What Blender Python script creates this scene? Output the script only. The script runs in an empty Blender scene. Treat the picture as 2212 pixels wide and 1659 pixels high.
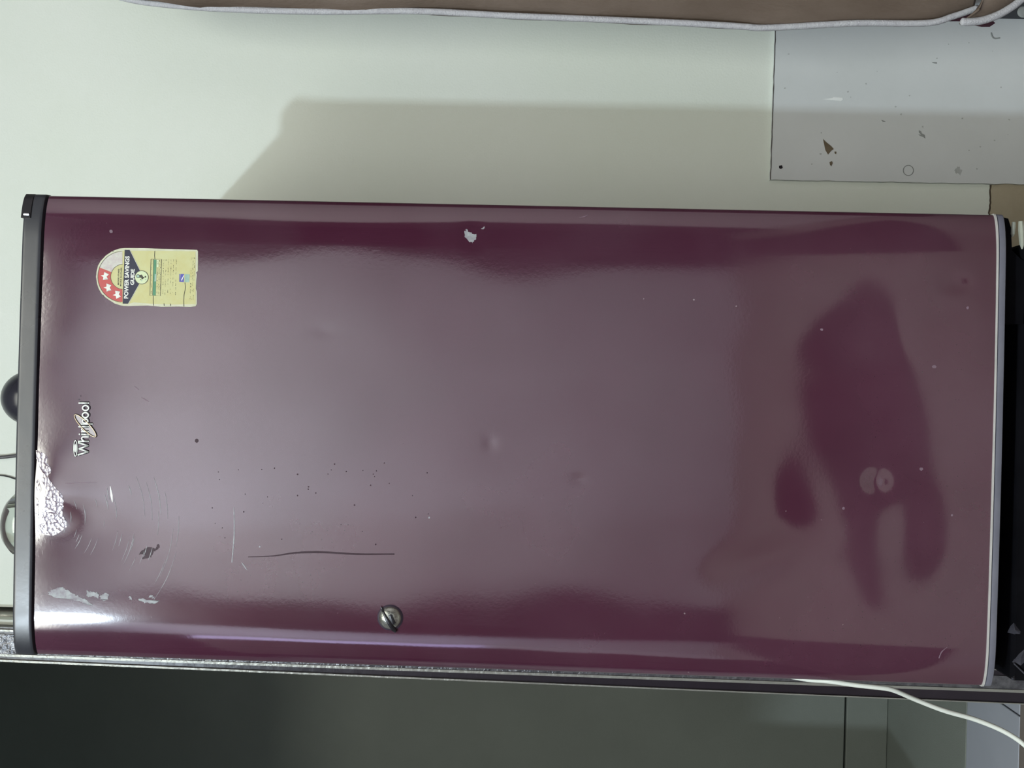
import bpy, bmesh, math, random
from mathutils import Vector, Matrix, noise
random.seed(4)
S = bpy.context.scene
COL = S.collection

# ------------------------------------------------------------------ camera
FPX = 2227.0
PITCH, ROLL = math.radians(1.64), math.radians(1.45)
CAM = Vector((0, 0, 0.86))
_f = Vector((0, math.cos(PITCH), math.sin(PITCH)))
_d = Vector((0, math.sin(PITCH), -math.cos(PITCH)))
_x = Vector((1, 0, 0))
RIGHT = _d * math.cos(ROLL) + _x * math.sin(ROLL)
UP = -_d * math.sin(ROLL) + _x * math.cos(ROLL)
cd = bpy.data.cameras.new('camera')
cam = bpy.data.objects.new('camera', cd)
COL.objects.link(cam)
M = Matrix((RIGHT, UP, -_f)).transposed().to_4x4()
M.translation = CAM
cam.matrix_world = M
cd.sensor_width = 36.0
cd.lens = 36.0 * FPX / 2212.0
cd.clip_start = 0.02
S.camera = cam

# ------------------------------------------------------------------ world, lights, exposure
w = bpy.data.worlds.new('world'); S.world = w; w.use_nodes = True
w.node_tree.nodes['Background'].inputs[0].default_value = (0.75, 0.85, 1.0, 1)
w.node_tree.nodes['Background'].inputs[1].default_value = 0.3
S.view_settings.view_transform = 'Standard'
S.view_settings.look = 'None'
S.view_settings.gamma = 1.0
S.view_settings.exposure = 0.22
S.view_settings.use_curve_mapping = False

def lamp(name, kind, loc, power, color, size, target=None, size_y=None):
    l = bpy.data.lights.new(name, kind)
    l.energy = power; l.color = color
    if kind == 'AREA':
        l.shape = 'RECTANGLE'; l.size = size; l.size_y = size_y or size
    else:
        l.shadow_soft_size = size
    o = bpy.data.objects.new(name, l); COL.objects.link(o)
    o.location = loc
    if target:
        o.rotation_euler = (Vector(target) - Vector(loc)).to_track_quat('-Z', 'Y').to_euler()
    return o
KEY = (-1.40, -1.75, 2.86)
lamp('wall_lamp_light', 'AREA', KEY, 50, (0.74, 0.88, 1.0), 0.10, (1.0, 1.66, 0.0))
lamp('ceiling_fill_light', 'AREA', (-0.6, -1.05, 2.99), 96, (0.97, 0.98, 0.87), 2.5, (-0.6, -1.05, 0), 1.6)  # broad fill added for the room's ambient light, not a known fixture
lamp('left_streak_light', 'AREA', (-2.18, -1.90, 1.95), 3.0, (0.52, 0.42, 1.0), 0.34, (0, -1.90, 1.95), 1.7)  # violet strip light, placed for the streak along the door's left edge

# ------------------------------------------------------------------ helpers
def at(px, py, Y):
    d = _f + RIGHT * ((px - 1106.0) / FPX) + UP * ((829.5 - py) / FPX)
    return CAM + d * ((Y - CAM.y) / d.y)

def floor_at(px, py, z=0.0):
    d = _f + RIGHT * ((px - 1106.0) / FPX) + UP * ((829.5 - py) / FPX)
    return CAM + d * ((z - CAM.z) / d.z)

def link(name, bm, mat, parent=None, smooth=False):
    me = bpy.data.meshes.new(name)
    bmesh.ops.recalc_face_normals(bm, faces=bm.faces)
    bm.to_mesh(me); bm.free()
    if mat: me.materials.append(mat)
    if smooth:
        for p in me.polygons: p.use_smooth = True
    o = bpy.data.objects.new(name, me); COL.objects.link(o)
    if parent is not None:
        o.parent = parent
        o.matrix_parent_inverse = Matrix.Identity(4)
        if parent.parent is not None or parent.location.length > 0:
            pw = parent_world(parent)
            o.location = -pw
    return o

def parent_world(p):
    v = Vector((0, 0, 0))
    while p is not None:
        v += p.location; p = p.parent
    return v

def thing(name, label, cat, loc, group=None):
    o = bpy.data.objects.new(name, None); COL.objects.link(o)
    o.location = loc; o.empty_display_size = 0.05
    o['label'] = label; o['category'] = cat
    if group: o['group'] = group
    return o

def tag(o, label, cat):
    o['label'] = label; o['category'] = cat; return o

def struct(o, kind='structure'):
    o['kind'] = kind; return o

def box(bm, x0, x1, y0, y1, z0, z1, bev=0.0, seg=2):
    r = bmesh.ops.create_cube(bm, size=1.0)
    for v in r['verts']:
        v.co = Vector(((x0 + x1) / 2 + v.co.x * (x1 - x0), (y0 + y1) / 2 + v.co.y * (y1 - y0), (z0 + z1) / 2 + v.co.z * (z1 - z0)))
    if bev > 0:
        es = {e for v in r['verts'] for e in v.link_edges}
        bmesh.ops.bevel(bm, geom=list(es), offset=bev, segments=seg, profile=0.5, affect='EDGES')
    return bm

def catmull(pts, n):
    out = []
    P = [pts[0]] + list(pts) + [pts[-1]]
    for i in range(1, len(P) - 2):
        for k in range(n):
            t = k / n
            out.append(0.5 * ((2 * P[i]) + (-P[i-1] + P[i+1]) * t + (2*P[i-1] - 5*P[i] + 4*P[i+1] - P[i+2]) * t*t + (-P[i-1] + 3*P[i] - 3*P[i+1] + P[i+2]) * t**3))
    out.append(P[-2].copy())
    return out

def tube(bm, pts, r, seg=8, closed=False, squash=None):
    """sweep a circle along pts (Vectors); r may be a list; squash=(axis, factor) flattens."""
    n = len(pts)
    rs = r if isinstance(r, (list, tuple)) else [r] * n
    rings = []
    prev = None
    for i, p in enumerate(pts):
        if closed:
            t = (pts[(i + 1) % n] - pts[(i - 1) % n])
        else:
            t = pts[min(i + 1, n - 1)] - pts[max(i - 1, 0)]
        if t.length < 1e-9: t = Vector((0, 0, 1))
        t.normalize()
        ref = prev if prev is not None else (Vector((0, 1, 0)) if abs(t.y) < 0.9 else Vector((1, 0, 0)))
        a = (ref - t * ref.dot(t)).normalized(); prev = a
        b = t.cross(a)
        ring = []
        for k in range(seg):
            an = 2 * math.pi * k / seg
            off = (a * math.cos(an) + b * math.sin(an)) * rs[i]
            if squash: off[squash[0]] *= squash[1]
            ring.append(bm.verts.new(p + off))
        rings.append(ring)
    m = n if closed else n - 1
    for i in range(m):
        A, B = rings[i], rings[(i + 1) % n]
        for k in range(seg):
            bm.faces.new((A[k], A[(k + 1) % seg], B[(k + 1) % seg], B[k]))
    if not closed:
        bm.faces.new(list(reversed(rings[0]))); bm.faces.new(rings[-1])
    return bm

def lathe(bm, prof, c, seg=32):
    rings = []
    for r, z in prof:
        if r < 1e-5:
            rings.append([bm.verts.new((c[0], c[1], c[2] + z))])
        else:
            rings.append([bm.verts.new((c[0] + r * math.cos(2*math.pi*k/seg), c[1] + r * math.sin(2*math.pi*k/seg), c[2] + z)) for k in range(seg)])
    for A, B in zip(rings, rings[1:]):
        for k in range(seg):
            k2 = (k + 1) % seg
            if len(A) == 1 and len(B) == 1: continue
            if len(A) == 1: bm.faces.new((A[0], B[k], B[k2]))
            elif len(B) == 1: bm.faces.new((A[k], A[k2], B[0]))
            else: bm.faces.new((A[k], A[k2], B[k2], B[k]))
    return bm

# ------------------------------------------------------------------ materials
def mat(name, col, rough=0.5, spec=0.5, metal=0.0, ior=1.45, noise_amt=0.0, noise_scale=8, col2=None, bump=0.0, bump_scale=200,
        rough_var=0.0, coat=0.0, coat_rough=0.1, trans=0.0, stretch=(1, 1, 1)):
    m = bpy.data.materials.new(name); m.use_nodes = True
    nt = m.node_tree; B = nt.nodes['Principled BSDF']
    B.inputs['Base Color'].default_value = (*col, 1)
    B.inputs['Roughness'].default_value = rough
    B.inputs['Specular IOR Level'].default_value = spec
    B.inputs['Metallic'].default_value = metal
    B.inputs['IOR'].default_value = ior
    B.inputs['Coat Weight'].default_value = coat
    B.inputs['Coat Roughness'].default_value = coat_rough
    B.inputs['Transmission Weight'].default_value = trans
    tc = nt.nodes.new('ShaderNodeTexCoord'); mp = nt.nodes.new('ShaderNodeMapping')
    mp.inputs['Scale'].default_value = stretch
    nt.links.new(tc.outputs['Object'], mp.inputs['Vector'])
    if col2 is not None:
        nz = nt.nodes.new('ShaderNodeTexNoise'); nz.inputs['Scale'].default_value = noise_scale
        nz.inputs['Detail'].default_value = 6; nz.inputs['Roughness'].default_value = 0.6
        nt.links.new(mp.outputs[0], nz.inputs['Vector'])
        rp = nt.nodes.new('ShaderNodeValToRGB')
        rp.color_ramp.elements[0].position = 0.5 - noise_amt; rp.color_ramp.elements[1].position = 0.5 + noise_amt
        rp.color_ramp.elements[0].color = (*col, 1); rp.color_ramp.elements[1].color = (*col2, 1)
        nt.links.new(nz.outputs['Fac'], rp.inputs['Fac']); nt.links.new(rp.outputs[0], B.inputs['Base Color'])
    if rough_var > 0:
        n2 = nt.nodes.new('ShaderNodeTexNoise'); n2.inputs['Scale'].default_value = noise_scale * 1.7; n2.inputs['Detail'].default_value = 5
        nt.links.new(mp.outputs[0], n2.inputs['Vector'])
        mr = nt.nodes.new('ShaderNodeMapRange')
        mr.inputs['From Min'].default_value = 0.3; mr.inputs['From Max'].default_value = 0.7
        mr.inputs['To Min'].default_value = max(0.02, rough - rough_var); mr.inputs['To Max'].default_value = rough + rough_var
        nt.links.new(n2.outputs['Fac'], mr.inputs['Value']); nt.links.new(mr.outputs[0], B.inputs['Roughness'])
    if bump > 0:
        n3 = nt.nodes.new('ShaderNodeTexNoise'); n3.inputs['Scale'].default_value = bump_scale; n3.inputs['Detail'].default_value = 4
        nt.links.new(mp.outputs[0], n3.inputs['Vector'])
        bp = nt.nodes.new('ShaderNodeBump'); bp.inputs['Strength'].default_value = bump; bp.inputs['Distance'].default_value = 0.002
        nt.links.new(n3.outputs['Fac'], bp.inputs['Height']); nt.links.new(bp.outputs[0], B.inputs['Normal'])
    return m

M_wall = mat('cream_wall_paint', (0.70, 0.75, 0.66), 0.75, 0.2, col2=(0.74, 0.78, 0.71), noise_amt=0.2, noise_scale=2.5, bump=0.15, bump_scale=300)
M_slab = mat('grey_stone_slab', (0.60, 0.63, 0.625), 0.45, 0.4, col2=(0.66, 0.69, 0.69), noise_amt=0.25, noise_scale=6, bump=0.1, bump_scale=120)
M_skirt = mat('brown_skirting', (0.36, 0.31, 0.215), 0.7, 0.2, col2=(0.46, 0.41, 0.30), noise_amt=0.3, noise_scale=14, bump=0.3)
M_rear = mat('rear_wall_paint', (0.75, 0.74, 0.84), 0.7, 0.2, col2=(0.68, 0.68, 0.76), noise_amt=0.2, noise_scale=3)
M_ceil = mat('ceiling_white', (0.8, 0.8, 0.78), 0.8, 0.2, col2=(0.77, 0.78, 0.75), noise_amt=0.2)
M_floor = mat('beige_floor', (0.17, 0.145, 0.13), 0.4, 0.4, col2=(0.22, 0.19, 0.17), noise_amt=0.2, noise_scale=5)
M_darkwood = mat('dark_brown_lacquer', (0.030, 0.018, 0.014), 0.35, 0.4, col2=(0.05, 0.03, 0.022), noise_amt=0.2, noise_scale=6, stretch=(4, 4, 0.6))
M_added_cloth = mat('dark_added_cloth', (0.035, 0.018, 0.02), 0.9, 0.1, col2=(0.05, 0.025, 0.028), noise_amt=0.2)
M_door_tileshade = mat('dark_door_and_tile_shade', (0.19, 0.205, 0.18), 0.5, 0.35, col2=(0.23, 0.25, 0.22), noise_amt=0.25, noise_scale=3, bump=0.25, bump_scale=350)
M_tile = mat('grey_floor_tile', (0.36, 0.38, 0.43), 0.35, 0.4, col2=(0.41, 0.43, 0.48), noise_amt=0.2, noise_scale=4)
M_blackgap = mat('black_plastic', (0.008, 0.008, 0.010), 0.35, 0.5, col2=(0.016, 0.015, 0.018), noise_amt=0.2, noise_scale=20)

# ------------------------------------------------------------------ the room
YW = 1.66                      # wall behind the refrigerator
ZC = 3.00
def slab(name, x0, x1, y0, y1, z0, z1, m, parent=None):
    bm = bmesh.new(); box(bm, x0, x1, y0, y1, z0, z1)
    return struct(link(name, bm, m, parent)) if parent is None else link(name, bm, m, parent)
JX = -0.385                    # wall ends here, doorway to the left of it
slab('wall_back', JX, 1.60, YW, YW + 0.10, 0, ZC, M_wall)
slab('wall_partition', -2.20, -0.93, YW, YW + 0.10, 0, ZC, M_wall)
slab('trim_1', -0.93, JX, YW, YW + 0.10, 1.81, ZC, M_wall)['label'] = 'wall above the doorway'
slab('wall_right', 1.60, 1.70, -2.2, YW + 0.10, 0, ZC, mat('right_wall_paint', (0.50, 0.44, 0.44), 0.7, 0.2, col2=(0.45, 0.40, 0.40), noise_amt=0.2, noise_scale=3))
slab('wall_left', -2.30, -2.20, -2.2, 2.65, 0, ZC, M_rear)
slab('wall_rear', -2.30, 1.70, -2.32, -2.20, 0, ZC, M_rear)
slab('ceiling', -2.30, 1.70, -2.32, 2.65, ZC, ZC + 0.08, M_ceil)
slab('floor', -2.20, 1.60, -2.20, 1.847, -0.08, 0, M_floor)
# room beyond the doorway: grey floor tiles, dark door leaf
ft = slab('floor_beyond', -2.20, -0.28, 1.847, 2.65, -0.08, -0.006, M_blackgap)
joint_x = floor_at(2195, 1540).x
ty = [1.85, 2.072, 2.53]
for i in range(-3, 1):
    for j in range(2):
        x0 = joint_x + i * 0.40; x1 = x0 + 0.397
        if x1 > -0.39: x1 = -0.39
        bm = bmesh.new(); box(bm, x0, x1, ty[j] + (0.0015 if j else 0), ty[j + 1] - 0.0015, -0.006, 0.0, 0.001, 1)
        m = M_tile if j == 0 else M_door_tileshade  # far row darker: floor shade put into the tile colour
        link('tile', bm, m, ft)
slab('wall_beyond', -0.385, -0.28, YW + 0.10, 2.65, 0, ZC, M_wall)

YD = 2.53
dz1 = at(1826, 1580, YD).z; dz0 = at(1913, 1580, YD).z
dr = bpy.data.objects.new('door_1', None); COL.objects.link(dr); dr.location = (-0.9, YD, 0); struct(dr)
dr['label'] = 'dark green-grey door leaf seen through the doorway'
def dpart(name, x0, x1, y0, y1, z0, z1, m, bev=0.002):
    bm = bmesh.new(); box(bm, x0, x1, y0, y1, z0, z1, bev, 1); return link(name, bm, m, dr)
dpart('door_panel', -1.5, -0.40, YD, YD + 0.04, dz1 + 0.002, 2.60, M_door_tileshade)
dpart('bottom_rail', -1.5, -0.40, YD - 0.004, YD + 0.04, 0.0, dz1 - 0.002, M_door_tileshade)
dpart('door_gap_backing', -1.5, -0.40, YD + 0.041, YD + 0.05, 0, 2.60, M_blackgap, 0)

# door frame post at the left of the refrigerator (glossy, wrapped)
M_post = mat('black_lacquered_post', (0.016, 0.012, 0.018), 0.28, 0.5, col2=(0.028, 0.022, 0.030), noise_amt=0.2, bump=0.25, bump_scale=60)
M_bead = mat('worn_silver_edge', (0.36, 0.36, 0.32), 0.35, 0.5, metal=0.35, col2=(0.32, 0.32, 0.29), noise_amt=0.15, noise_scale=30, bump=0.8, bump_scale=90)
M_wrap = mat('crinkled_plastic_wrap', (0.15, 0.15, 0.16), 0.20, 0.8, metal=0.3, col2=(0.07, 0.07, 0.08), noise_amt=0.12, noise_scale=70, bump=1.0, bump_scale=150)
M_creamtrim = mat('cream_frame_paint', (0.58, 0.60, 0.52), 0.5, 0.4, col2=(0.50, 0.52, 0.45), noise_amt=0.2)
post = bpy.data.objects.new('trim_2', None); COL.objects.link(post); post.location = (-0.45, 1.60, 0); struct(post)
post['label'] = 'dark glossy door frame post behind the left edge of the refrigerator'
def bar(name, ya0, yb0, ya1, yb1, Yf, Yb, m, bev=0.0, seg=1):
    """vertical bar; its front face spans image rows ya..yb at image columns 0 (top) and 2212 (bottom)"""
    T0, T1 = at(0, ya0, Yf), at(0, yb0, Yf)
    B0, B1 = at(2212, ya1, Yf), at(2212, yb1, Yf)
    def ext(T, B, z):
        t = (z - T.z) / (B.z - T.z); return T.x + (B.x - T.x) * t
    zt, zb = 1.97, 0.0
    bm = bmesh.new()
    N = 40
    rows = []
    for i in range(N + 1):
        z = zb + (zt - zb) * i / N
        xa, xb = ext(T0, B0, z), ext(T1, B1, z)
        rows.append([bm.verts.new((xa, Yf, z)), bm.verts.new((xb, Yf, z)), bm.verts.new((xb, Yb, z)), bm.verts.new((xa, Yb, z))])
    for A, B in zip(rows, rows[1:]):
        for k in range(4):
            bm.faces.new((A[k], A[(k+1) % 4], B[(k+1) % 4], B[k]))
    bm.faces.new(rows[0]); bm.faces.new(rows[-1])
    return link(name, bm, m, post)
YP = 1.60
bar('post_body', 1354, 1429, 1440, 1521, YP, YW + 0.10, M_post)
wr = bar('plastic_wrap', 1370, 1413, 1462, 1494, YP - 0.002, YP - 0.0002, M_wrap)
wr['label'] = 'crinkled shiny wrapping strip on the post'
bar('edge_bead', 1413, 1418, 1491, 1497, YP - 0.004, YP - 0.0002, M_bead)
bar('edge_bead', 1425, 1429.5, 1520, 1522, YP - 0.004, YP - 0.0002, M_bead)
bar('edge_bead', 1360, 1364, 1447, 1450, YP - 0.004, YP - 0.0002, M_bead)
bar('frame_moulding', 1338, 1353, 1425, 1440, YP + 0.015, YW + 0.06, M_creamtrim)
bar('frame_moulding', 1327, 1335, 1414, 1422, YP + 0.035, YW + 0.06, M_bead)

# grey slab fixed to the wall, lower right, and brown skirting
g = thing('stone_slab', 'flat grey stone slab fixed low on the cream wall right of the refrigerator', 'slab', (0.9, YW, 0))
A = at(1675, 60, YW - 0.008); Bq = at(1664, 388, YW - 0.008); Cq = at(2212, 398, YW - 0.008)
bm = bmesh.new()
sx = (Cq - Bq) / (Cq.z - Bq.z)
def edge_pts():
    pts = []
    n = 60
    L = Bq + (Bq - Cq) * 0.0
    # left vertical edge, top edge (world): slab upper-left corner is Bq, upper edge runs to the right through A
    for i in range(n + 1):
        t = i / n
        pts.append((Bq.x + (A.x - Bq.x) * t * 2.4 , Bq.z + (A.z - Bq.z) * t * 2.4 + 0.0008 * noise.noise(Vector((t * 40, 0, 0)))))
    return pts
top = edge_pts()
left = []
for i in range(1, 61):
    t = i / 60
    z = Bq.z * (1 - t)
    x = Bq.x + sx.x * (z - Bq.z) + 0.0012 * noise.noise(Vector((t * 25, 5, 0)))
    left.append((x, z))
outline = [(x, z) for x, z in reversed(top)] + left + [(top[-1][0], 0.0)]
fr = [bm.verts.new((x, YW - 0.008, z)) for x, z in outline]
bk = [bm.verts.new((x, YW - 0.0005, z)) for x, z in outline]
bm.faces.new(fr); bm.faces.new(list(reversed(bk)))
for i in range(len(fr)):
    j = (i + 1) % len(fr); bm.faces.new((fr[i], bk[i], bk[j], fr[j]))
link('slab_face', bm, M_slab, g)
bm = bmesh.new()
tube(bm, [Vector((x, YW - 0.0084, z)) for x, z in reversed(top)], [0.0007 + 0.0006 * noise.noise(Vector((i * .9, 4, 4))) for i in range(len(top))], 6)
link('edge_crack', bm, mat('edge_grime', (0.09, 0.085, 0.08), 0.9, 0.1, col2=(0.15, 0.14, 0.13), noise_amt=0.2), g)
M_brownchip = mat('brown_chip', (0.13, 0.105, 0.07), 0.8, 0.1, col2=(0.2, 0.16, 0.11), noise_amt=0.2, noise_scale=60)
M_smudge = mat('grey_smudge', (0.25, 0.27, 0.26), 0.8, 0.1, col2=(0.33, 0.35, 0.34), noise_amt=0.2, noise_scale=60)
M_smudge2 = mat('faint_smudge', (0.40, 0.42, 0.41), 0.8, 0.1, col2=(0.5, 0.52, 0.51), noise_amt=0.2, noise_scale=90)
M_white = mat('white_streak', (0.85, 0.88, 0.86), 0.6, 0.2, col2=(0.8, 0.82, 0.8), noise_amt=0.2)
def flake(name, poly, Y, m, parent, th=0.0006):
    bm = bmesh.new()
    P = [at(x, y, Y) for x, y in poly]
    f = [bm.verts.new(p) for p in P]; b = [bm.verts.new(p + Vector((0, th, 0))) for p in P]
    bm.faces.new(f); bm.faces.new(list(reversed(b)))
    for i in range(len(f)):
        j = (i + 1) % len(f); bm.faces.new((f[i], b[i], b[j], f[j]))
    return link(name, bm, m, parent)
YS = YW - 0.0086
flake('chip', [(1778, 300), (1786, 308), (1795, 315), (1801, 322), (1796, 325), (1791, 331), (1789, 334), (1783, 324)], YS, M_brownchip, g)
flake('chip', [(1792, 350), (1797, 348), (1799, 352), (1796, 359), (1793, 356)], YS, M_brownchip, g)
flake('chip', [(1803, 327), (1807, 328), (1806, 333), (1803, 331)], YS, M_brownchip, g)
flake('chip', [(1985, 281), (1990, 284), (1991, 288), (1997, 291), (1999, 299), (1995, 296), (1987, 293), (1984, 290), (1990, 291), (1985, 286)], YS, M_smudge, g)
flake('chip', [(1683, 358), (1689, 357), (1691, 362), (1687, 365), (1683, 363)], YS, M_blackgap, g)
flake('chip', [(2013, 134), (2024, 134), (2024, 138), (2018, 137)], YS, M_smudge, g)
flake('paint_streak', [(1777, 214), (1797, 212), (1801, 210), (1820, 211), (1821, 215), (1817, 218), (1800, 216)], YS, M_white, g)
def rough(poly, amp, step=2.0):
    out = []
    for i in range(len(poly)):
        (x0, y0), (x1, y1) = poly[i], poly[(i + 1) % len(poly)]
        n = max(1, int(math.hypot(x1 - x0, y1 - y0) / step))
        for k in range(n):
            t = k / n; x, y = x0 + (x1 - x0) * t, y0 + (y1 - y0) * t
            out.append((x + amp * noise.noise(Vector((x * .45, y * .45, 1))), y + amp * noise.noise(Vector((x * .45, y * .45, 9)))))
    return out
flake('smudge', rough([(2062, 368), (2066, 361), (2072, 360), (2074, 365), (2079, 366), (2076, 372), (2074, 377), (2069, 373), (2064, 376)], 3), YS, M_smudge2, g)
random.seed(21)
for k in range(26):
    px, py = random.uniform(1690, 2200), random.uniform(90, 375); q = random.uniform(.8, 2.2)
    flake('speck', [(px + q * random.uniform(.6, 1.5) * math.cos(a), py + q * random.uniform(.5, 1.2) * math.sin(a)) for a in [i * math.pi / 3 for i in range(6)]], YS, M_smudge2, g)
flake('chip', [(1904, 259), (1911, 261), (1913, 263), (1907, 263)], YS, M_smudge, g)
bm = bmesh.new(); tube(bm, catmull([at(2141, 70, YS), at(2143, 78, YS), at(2149, 83, YS), at(2161, 82, YS)], 5), [0.0004] + [0.0012] * 14 + [0.0003], 6, squash=(1, 0.4))
link('scratch', bm, M_smudge, g)
bm = bmesh.new(); tube(bm, [at(1962 + 11 * math.cos(a / 20 * 2 * math.pi), 368 + 11 * math.sin(a / 20 * 2 * math.pi), YS) for a in range(20)], 0.0006, 6, closed=True, squash=(1, 0.4))
link('ring_mark', bm, M_smudge, g)

# brown skirting with a jagged cream-paint edge
zs = at(2140, 430, YW).z
bm = bmesh.new()
pts = []
x = JX
while x < 0.95:
    pts.append((x, zs + 0.0022 * noise.noise(Vector((x * 60, 2, 0))) + 0.0015 * noise.noise(Vector((x * 170, 7, 0)))))
    x += 0.004
ol = [(JX, 0.0)] + pts + [(0.95, 0.0)]
f = [bm.verts.new((x, YW - 0.003, z)) for x, z in ol]; b = [bm.verts.new((x, YW, z)) for x, z in ol]
bm.faces.new(f)
for i in range(len(f)):
    j = (i + 1) % len(f); bm.faces.new((f[i], b[i], b[j], f[j]))
sk = struct(link('baseboard_back', bm, M_skirt))
bm = bmesh.new(); tube(bm, [Vector((x, YW - 0.0005, z + 0.0008)) for x, z in pts], [0.0016 + 0.001 * noise.noise(Vector((x * 130, 1, 3))) for x, z in pts], 6, squash=(1, 0.5))
link('dark_crack', bm, mat('crack_brown', (0.06, 0.045, 0.035), 0.9, 0.1, col2=(0.1, 0.08, 0.06), noise_amt=0.2), sk)

# unseen furniture, added on the camera side for dark reflections in the refrigerator door
cu = thing('added_curtain', 'unseen dark plum curtain added behind the camera for the right dark band in the door', 'curtain', (1.2, -2.1, 0))  # added to give the door its dark band on the right
bm = bmesh.new()
cols = []
for i in range(61):
    x = 0.66 + 0.93 * i / 60; y = -2.10 + 0.03 * math.sin(i * 0.9)
    cols.append((bm.verts.new((x, y, 0.02)), bm.verts.new((x, y, 2.93))))
for a, b in zip(cols, cols[1:]): bm.faces.new((a[0], b[0], b[1], a[1]))
link('curtain_cloth', bm, M_added_cloth, cu, True)
bm = bmesh.new(); cols = []
for i in range(41):
    y = -2.10 + 0.75 * i / 40; x = 1.55 + 0.02 * math.sin(i * 0.9)
    cols.append((bm.verts.new((x, y, 0.02)), bm.verts.new((x, y, 2.93))))
for a, b in zip(cols, cols[1:]): bm.faces.new((a[0], b[0], b[1], a[1]))
link('curtain_cloth', bm, M_added_cloth, cu, True)
bm = bmesh.new(); tube(bm, [Vector((0.60, -2.1, 2.95)), Vector((1.59, -2.1, 2.95))], 0.012, 10); link('curtain_rod', bm, M_darkwood, cu)

sh = thing('light_blocker_sheet', 'unseen dark sheet hung from a line at the left to shade the doorway', 'sheet', (-1.6, 0.3, 1.62))  # added out of view to keep lamp light off the doorway
bm = bmesh.new(); cols = []
for i in range(61):
    x = -2.19 + 1.36 * i / 60; y = 0.30 + 0.02 * math.sin(i * 0.7)
    cols.append((bm.verts.new((x, y, 1.62)), bm.verts.new((x, y, 2.62))))
for a, b in zip(cols, cols[1:]): bm.faces.new((a[0], b[0], b[1], a[1]))
link('sheet_cloth', bm, M_added_cloth, sh, True)
bm = bmesh.new(); tube(bm, [Vector((-2.2, 0.3, 2.625)), Vector((-0.5, 0.3, 2.62)), Vector((1.6, 0.3, 2.625))], 0.003, 6); link('clothes_line', bm, M_darkwood, sh)
mt = bmesh.new()
def _mr(a): return 1 + 0.12 * math.sin(3 * a + .5) + 0.07 * math.sin(5 * a)
ring = [(-0.16 + 0.42 * math.cos(a) * _mr(a), -0.42 + 0.46 * math.sin(a) * _mr(a + 1)) for a in [i * math.pi / 24 for i in range(48)]]
f = [mt.verts.new((x, y, 0.012)) for x, y in ring]; b = [mt.verts.new((x, y, 0.0)) for x, y in ring]
mt.faces.new(f); mt.faces.new(list(reversed(b)))
for i in range(48): mt.faces.new((f[i], b[i], b[(i+1) % 48], f[(i+1) % 48]))
for nm, quad, lb in (('added_rug', [(0.68, -2.0), (0.40, 0.30), (1.25, 0.30), (1.25, -2.0)], 'unseen dark plum floor cloth added for the right dark band in the door'),
                     ('added_rug', [(-1.22, -1.85), (-1.75, -1.85), (-1.75, 0.30), (-0.62, 0.30)], 'unseen dark plum floor cloth added for the left dark band in the door')):
    rb = bmesh.new(); f = [rb.verts.new((x, y, 0.012)) for x, y in quad]; b = [rb.verts.new((x, y, 0.0)) for x, y in quad]
    rb.faces.new(f); rb.faces.new(list(reversed(b)))
    for i in range(4): rb.faces.new((f[i], b[i], b[(i+1) % 4], f[(i+1) % 4]))
    tag(link(nm, rb, M_added_cloth), lb, 'added_rug')  # added to carry the dark side bands down the door's reflection
tag(link('added_floor_mat', mt, M_added_cloth), 'unseen dark mat added on the floor for a dark patch in the door', 'mat')  # added to draw the dark patch low in the door's reflection
wd = thing('added_wardrobe', 'unseen tall narrow dark cabinet added behind the camera for the left dark band in the door', 'added_wardrobe', (-1.37, -2.05, 0))  # added tall cabinet, reflected as the dark band on the left
bm = bmesh.new(); box(bm, -1.55, -1.10, -2.19, -1.95, 0.0, 2.96, 0.005, 1); link('carcass', bm, M_darkwood, wd)
for x0, x1 in ((-1.55, -1.33), (-1.32, -1.10)):
    bm = bmesh.new(); box(bm, x0, x1, -1.95, -1.93, 0.06, 2.94, 0.003, 1); o = link('wardrobe_door', bm, M_darkwood, wd)
ca = thing('added_almirah', 'unseen tall dark cabinet added at the left wall to darken the door edge reflection', 'added_cupboard', (-2.0, -0.5, 0))  # added so the door's rounded left edge reflects dark
bm = bmesh.new(); box(bm, -2.195, -1.80, -1.12, 0.10, 0.0, 2.2, 0.005, 1); link('carcass', bm, M_darkwood, ca)
for y0, y1 in ((-1.11, -0.515), (-0.505, 0.09)):
    bm = bmesh.new(); box(bm, -1.80, -1.782, y0, y1, 0.06, 2.18, 0.003, 1); link('cupboard_door', bm, M_darkwood, ca)
cb = thing('added_cupboard', 'unseen dark brown cabinet added at the right wall to darken the door edge reflection', 'added_cupboard', (1.4, 1.05, 0))  # added so the door's rounded right edge reflects dark
bm = bmesh.new(); box(bm, 1.30, 1.595, 0.75, 1.35, 0.0, 2.2, 0.005, 1); link('carcass', bm, M_darkwood, cb)
for y0, y1 in ((0.76, 1.045), (1.055, 1.34)):
    bm = bmesh.new(); box(bm, 1.282, 1.30, y0, y1, 0.06, 2.18, 0.003, 1); link('cupboard_door', bm, M_darkwood, cb)

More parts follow.
